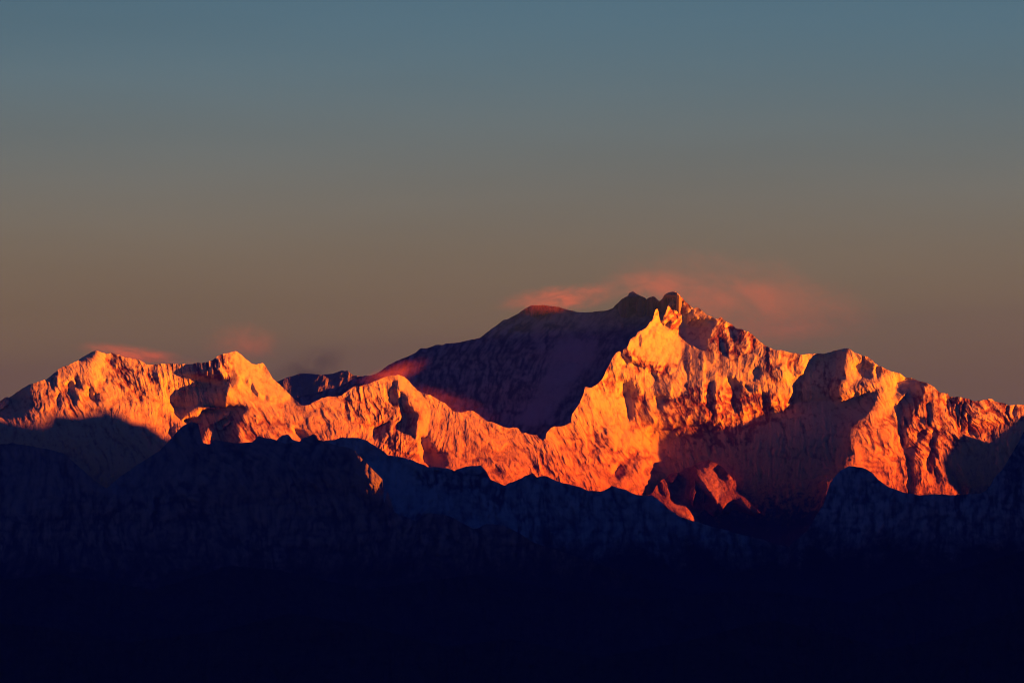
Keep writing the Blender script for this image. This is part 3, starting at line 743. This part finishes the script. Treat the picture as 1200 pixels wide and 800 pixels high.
# ---- ridges in shade in front
def front(name, toppts, x0, x1, y0, y1, dist, seed, mat, rockp, rbase, label, amp=1.0, gz=.8, polys=None, lit=False, skew=0, rough=.9, fshift=None, step=1.15, iters=6):
    a = np.arange(x0, x1, step); b = np.arange(y0, y1, step); XX, YY = np.meshgrid(a, b)
    t = top_of(toppts, a, rough, seed + 3)
    r = rock_map(rockp, XX, YY, rbase, seed + 4)
    pol = polys or [(.31, [(-500, 0), (1800, 0), (1800, 900), (-500, 900)])]
    dd = detail(XX, YY, amp, seed + 5, skew)
    r = rib_rock(r, dd)
    ff, II, ab, be, dk, fr = solve_relief(a, b, t, pol, None, gz0=gz, det=dd, seed=seed, iters=iters if polys else 1, warp=1.0)
    if fshift is not None:
        bshift = fshift(a, b, t, ff); base = D0 + bshift * K
    else: base = dist - np.median(ff[~ab]) * K
    (o, _) = relief([(name, x0, x1)], a, b, t, ff, base, r, mat, seed=seed + 6, lit=(~dk & ~ab & (II > .1)) if lit else None, back_drop=.7)
    return tag(o[0], label, 'mountain' if 'ridge' in name or 'mountain' in name else 'hill', 'structure')

snow1 = [(1 - v, p) for v, p in F1_SNOW]
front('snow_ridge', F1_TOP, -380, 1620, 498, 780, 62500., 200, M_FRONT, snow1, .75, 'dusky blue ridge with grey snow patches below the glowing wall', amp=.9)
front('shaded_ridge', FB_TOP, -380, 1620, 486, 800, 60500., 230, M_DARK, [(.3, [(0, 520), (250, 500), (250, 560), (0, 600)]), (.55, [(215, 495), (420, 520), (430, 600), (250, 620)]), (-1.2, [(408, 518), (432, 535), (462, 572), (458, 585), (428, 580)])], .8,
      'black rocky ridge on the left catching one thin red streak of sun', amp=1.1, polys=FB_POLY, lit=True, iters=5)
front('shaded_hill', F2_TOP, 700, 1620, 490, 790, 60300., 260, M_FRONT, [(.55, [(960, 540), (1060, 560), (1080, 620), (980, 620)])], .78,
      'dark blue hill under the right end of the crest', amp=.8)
LOW1 = [(-400, 730), (-300, 690), (-180, 705), (-80, 690), (60, 672), (180, 690), (270, 662), (330, 668), (430, 690), (560, 672), (650, 690), (760, 702), (880, 690), (1000, 706), (1120, 668), (1200, 645), (1385, 640), (1500, 655), (1640, 650)]
front('lower_ridge', LOW1, -380, 1620, 630, 850, 52000., 300, M_WOOD, [], .95, 'nearly black lower ridge across the valley', amp=1.1)
LOW2 = [(-400, 760), (-280, 725), (-160, 745), (-80, 722), (60, 735), (150, 752), (260, 738), (340, 718), (420, 730), (520, 757), (600, 748), (700, 770), (800, 752), (900, 726), (960, 737), (1040, 760), (1100, 748), (1200, 712), (1385, 695), (1500, 715), (1640, 700)]
front('wooded_hill', LOW2, -380, 1620, 705, 900, 42000., 330, M_WOOD, [], .6, 'black wooded hill along the bottom of the view', amp=1.2)

# ---- valley floor reaching past everything
me = bpy.data.meshes.new('ground')
gx0 = np.linspace(-150000, 150000, 61); gy0 = np.linspace(-60000, 240000, 61)
GX, GY = np.meshgrid(gx0, gy0)
GZ = 900 + 260 * fbm(GX / 1000, GY / 1000, 14, 3, 400)
go = make_mesh('ground', np.stack([GX, GY, GZ], -1)[::-1], np.ones((60, 60), bool), np.full(GX.shape, .6), M_WOOD, True)
tag(go, 'dark wooded valley floor under the mountains', 'ground', 'structure')

# ---- added range outside the picture, its crest shaped to shade the lower slopes
ql = np.concatenate([b[0] for b in BLOCK if b[2]]); rl = np.concatenate([b[1] for b in BLOCK if b[2]])
qa = np.concatenate([b[0] for b in BLOCK if not b[2]]); ra = np.concatenate([b[1] for b in BLOCK if not b[2]])
BIN = 60.0
qmin, qmax = 1500.0, qa.max() + 1500
nbn = int((qmax - qmin) / BIN)
lo = np.full(nbn, 1e9); hi = np.full(nbn, -1e9)
bi = np.clip(((ql - qmin) / BIN).astype(int), 0, nbn - 1); np.minimum.at(lo, bi, rl)
bj = np.clip(((qa - qmin) / BIN).astype(int), 0, nbn - 1); np.maximum.at(hi, bj, ra)
haslit = lo < 1e8
qc = qmin + (np.arange(nbn) + .5) * BIN
for k in range(2):                              # let the one gap in the range be wide enough for its beam
    near = np.minimum(np.roll(lo, 1), np.roll(lo, -1))
    lo = np.where((lo > 1e8) & (qc < 57500), near, lo)
haslit = lo < 1e8
crest = np.where(haslit, lo - 30, np.nan)
inner = np.interp(qc, qc[haslit], crest[haslit])
hi2 = np.interp(qc, qc[hi > -1e8], hi[hi > -1e8])
qW0 = ql[ql > 56800].min() if (ql > 56800).any() else 60000
crest = np.where(haslit, crest, np.where(qc < qW0 - 60, np.maximum(hi2 + 350, CAM_Z + 250 + .075 * qc), inner))
crest = np.where((~haslit) & (qc >= qW0 - 60), np.minimum(inner, hi2 + 300), crest)
sh = .09
u = (sh * qc * math.sin(SUN_AZ) + 6500 - qc * math.cos(SUN_AZ)) / (math.sin(SUN_AZ) + sh * math.cos(SUN_AZ))
cx = qc * math.cos(SUN_AZ) + u * math.sin(SUN_AZ); cy = qc * math.sin(SUN_AZ) - u * math.cos(SUN_AZ); cz = crest + u * math.tan(SUN_EL)
side = np.array([-5200, -3800, -2600, -1600, -900, -450, -180, -60, 0, 60, 180, 450, 900, 1600, 2600, 3800, 5200.])
side = np.where(side < 0, side * .22, side)     # steep on the valley side so that it stays out of the picture
rng = fbm(np.tile(qc / 100, (len(side), 1)), np.tile(side[:, None] / 100, (1, nbn)), 12, 4, 500)
RP = np.zeros((len(side), nbn, 3))
for i, w in enumerate(side):
    k = 2.6 if w < 0 else .8
    zz = np.maximum(cz - abs(w) * k * (1 + .2 * rng[i]), 700)
    base_s = blur(np.tile(cz, (3, 1)), 6 + abs(w) / 60)[1]
    zz = np.minimum(zz, np.maximum(base_s - abs(w) * k * .7, 700)) if abs(w) > 200 else zz
    RP[i] = np.stack([cx + w * math.sin(SUN_AZ), cy - w * math.cos(SUN_AZ), zz], -1)
rb = make_mesh('added_shade_range', RP, np.ones((len(side) - 1, nbn - 1), bool), np.full((len(side), nbn), .6), M_DARK)
tag(rb, 'unseen range added in the east to cast shade on the lower slopes', 'mountain', 'structure')
print('crest height', cz.min(), cz.max(), 'W q from', qW0)

# ---- the air between: one even box of thin haze
if HAZE > 0:
    v = [(x, y, z) for x in (-200000, 200000) for y in (-100000, 280000) for z in (400, 9600)]
    hm = bpy.data.meshes.new('haze')
    hm.from_pydata(v, [], [(0, 1, 3, 2), (4, 6, 7, 5), (0, 4, 5, 1), (2, 3, 7, 6), (0, 2, 6, 4), (1, 5, 7, 3)])
    ho = bpy.data.objects.new('haze', hm); col.objects.link(ho)
    m = bpy.data.materials.new('haze_air'); m.use_nodes = True
    m.node_tree.nodes.clear()
    o = m.node_tree.nodes.new('ShaderNodeOutputMaterial'); p = m.node_tree.nodes.new('ShaderNodeVolumePrincipled')
    p.inputs['Density'].default_value = HAZE
    p.inputs['Color'].default_value = (.05, .19, 1, 1)
    m.node_tree.links.new(p.outputs[0], o.inputs['Volume'])
    hm.materials.append(m)
    tag(ho, 'thin blue haze filling the valley air in front of the mountains', 'haze', 'stuff')

if DEBUG:
    for i in range(nbn):
        if haslit[i] and qc[i] < 58000: print('notch', qc[i], crest[i], crest[i - 5], hi[i], cx[i], cy[i], cz[i])

# ---- wind-blown snow cloud round the summits
def cloud_material(name, dens, tint, cells, seed, edge=.5):
    m = bpy.data.materials.new(name); m.use_nodes = True
    nt = m.node_tree; nt.nodes.clear(); L = nt.links.new
    o = node(nt, 'ShaderNodeOutputMaterial'); v = node(nt, 'ShaderNodeVolumePrincipled')
    tcn = node(nt, 'ShaderNodeTexCoord')
    ln = node(nt, 'ShaderNodeVectorMath', operation='LENGTH'); L(tcn.outputs['Object'], ln.inputs[0])
    fo = node(nt, 'ShaderNodeMapRange', interpolation_type='SMOOTHERSTEP'); L(ln.outputs['Value'], fo.inputs['Value'])
    fo.inputs['From Min'].default_value = 1.0; fo.inputs['From Max'].default_value = .1
    mp_ = node(nt, 'ShaderNodeMapping'); mp_.inputs['Location'].default_value = (seed * 3.1, seed * 1.7, seed); mp_.inputs['Scale'].default_value = (1, .8, .6)
    mp_.inputs['Rotation'].default_value = (0, .5, 0)
    L(tcn.outputs['Object'], mp_.inputs['Vector'])
    n = node(nt, 'ShaderNodeTexNoise'); n.inputs['Scale'].default_value = cells; n.inputs['Detail'].default_value = 5; n.inputs['Roughness'].default_value = .6
    n.inputs['Distortion'].default_value = .6
    L(mp_.outputs[0], n.inputs['Vector'])
    nr = node(nt, 'ShaderNodeMapRange', interpolation_type='SMOOTHSTEP'); L(n.outputs[0], nr.inputs['Value'])
    nr.inputs['From Min'].default_value = edge - .14; nr.inputs['From Max'].default_value = edge + .22
    a = node(nt, 'ShaderNodeMath', operation='MULTIPLY'); L(fo.outputs[0], a.inputs[0]); L(nr.outputs[0], a.inputs[1])
    b = node(nt, 'ShaderNodeMath', operation='MULTIPLY'); L(a.outputs[0], b.inputs[0]); b.inputs[1].default_value = dens
    L(b.outputs[0], v.inputs['Density'])
    v.inputs['Color'].default_value = tint
    v.inputs['Anisotropy'].default_value = 0.0
    L(v.outputs[0], o.inputs['Volume'])
    return m

def cloud(px, py, dist, hx, hy, hz, od, tint, label, seed, cells=2.2, tilt=0.0, edge=.46):
    bm = bmesh.new(); bmesh.ops.create_icosphere(bm, subdivisions=3, radius=1.0)
    me = bpy.data.meshes.new('cloud'); bm.to_mesh(me); bm.free()
    o = bpy.data.objects.new('cloud', me); col.objects.link(o)
    o.location = world_pos(np.array(px), np.array(py), np.array(dist)).tolist()
    o.scale = (hx * K, hz, hy * K)
    o.rotation_euler = (0, tilt, math.atan((600 - px) / FPX))
    me.materials.append(cloud_material('cloud_air', od / hz, tint, cells, seed, edge))
    return tag(o, label, 'cloud', 'stuff')

import bmesh
def wdepth(x, y):
    return D0 + fW[np.searchsorted(ys, y), np.searchsorted(xs, x)] * K
RED = (1, .36, .15, 1)
cloud(656, 350, base1 + 500, 95, 21, 1000, .42, RED, 'red lit cloud cap resting on the dark shaded summit', 1, tilt=-.1, cells=3.4, edge=.5)
cloud(865, 352, wdepth(845, 378) + 900, 210, 75, 2000, .17, RED, 'broad faint red cloud drifting right of the highest summit', 2, cells=2.6, edge=.5, tilt=.15)
cloud(765, 335, wdepth(790, 350) + 700, 90, 26, 1000, .17, RED, 'thin pinkish cloud over the notch beside the highest summit', 3, cells=3)
cloud(162, 417, wdepth(140, 425) + 500, 90, 15, 900, .4, RED, 'thin red cloud streaming off the leftmost summit', 4, tilt=.15, cells=3)
cloud(285, 402, wdepth(275, 418) + 600, 60, 34, 900, .09, RED, 'faint red plume above the second summit on the left', 5, cells=3)
cloud(358, 436, wdepth(356, 480) + 5000, 75, 34, 1600, .8, (.3, .2, .32, 1), 'smoky grey cloud over the gap with the distant mountain', 6, tilt=-.4, cells=3)
cloud(446, 447, wdepth(450, 450) + 300, 75, 18, 600, .6, RED, 'orange spindrift rising behind the rounded fluted ridge', 7, tilt=-.42, cells=3.2)
cloud(520, 472, wdepth(520, 480) + 300, 85, 22, 700, .12, RED, 'dim red spindrift in front of the dark face', 8, tilt=.3, cells=3)
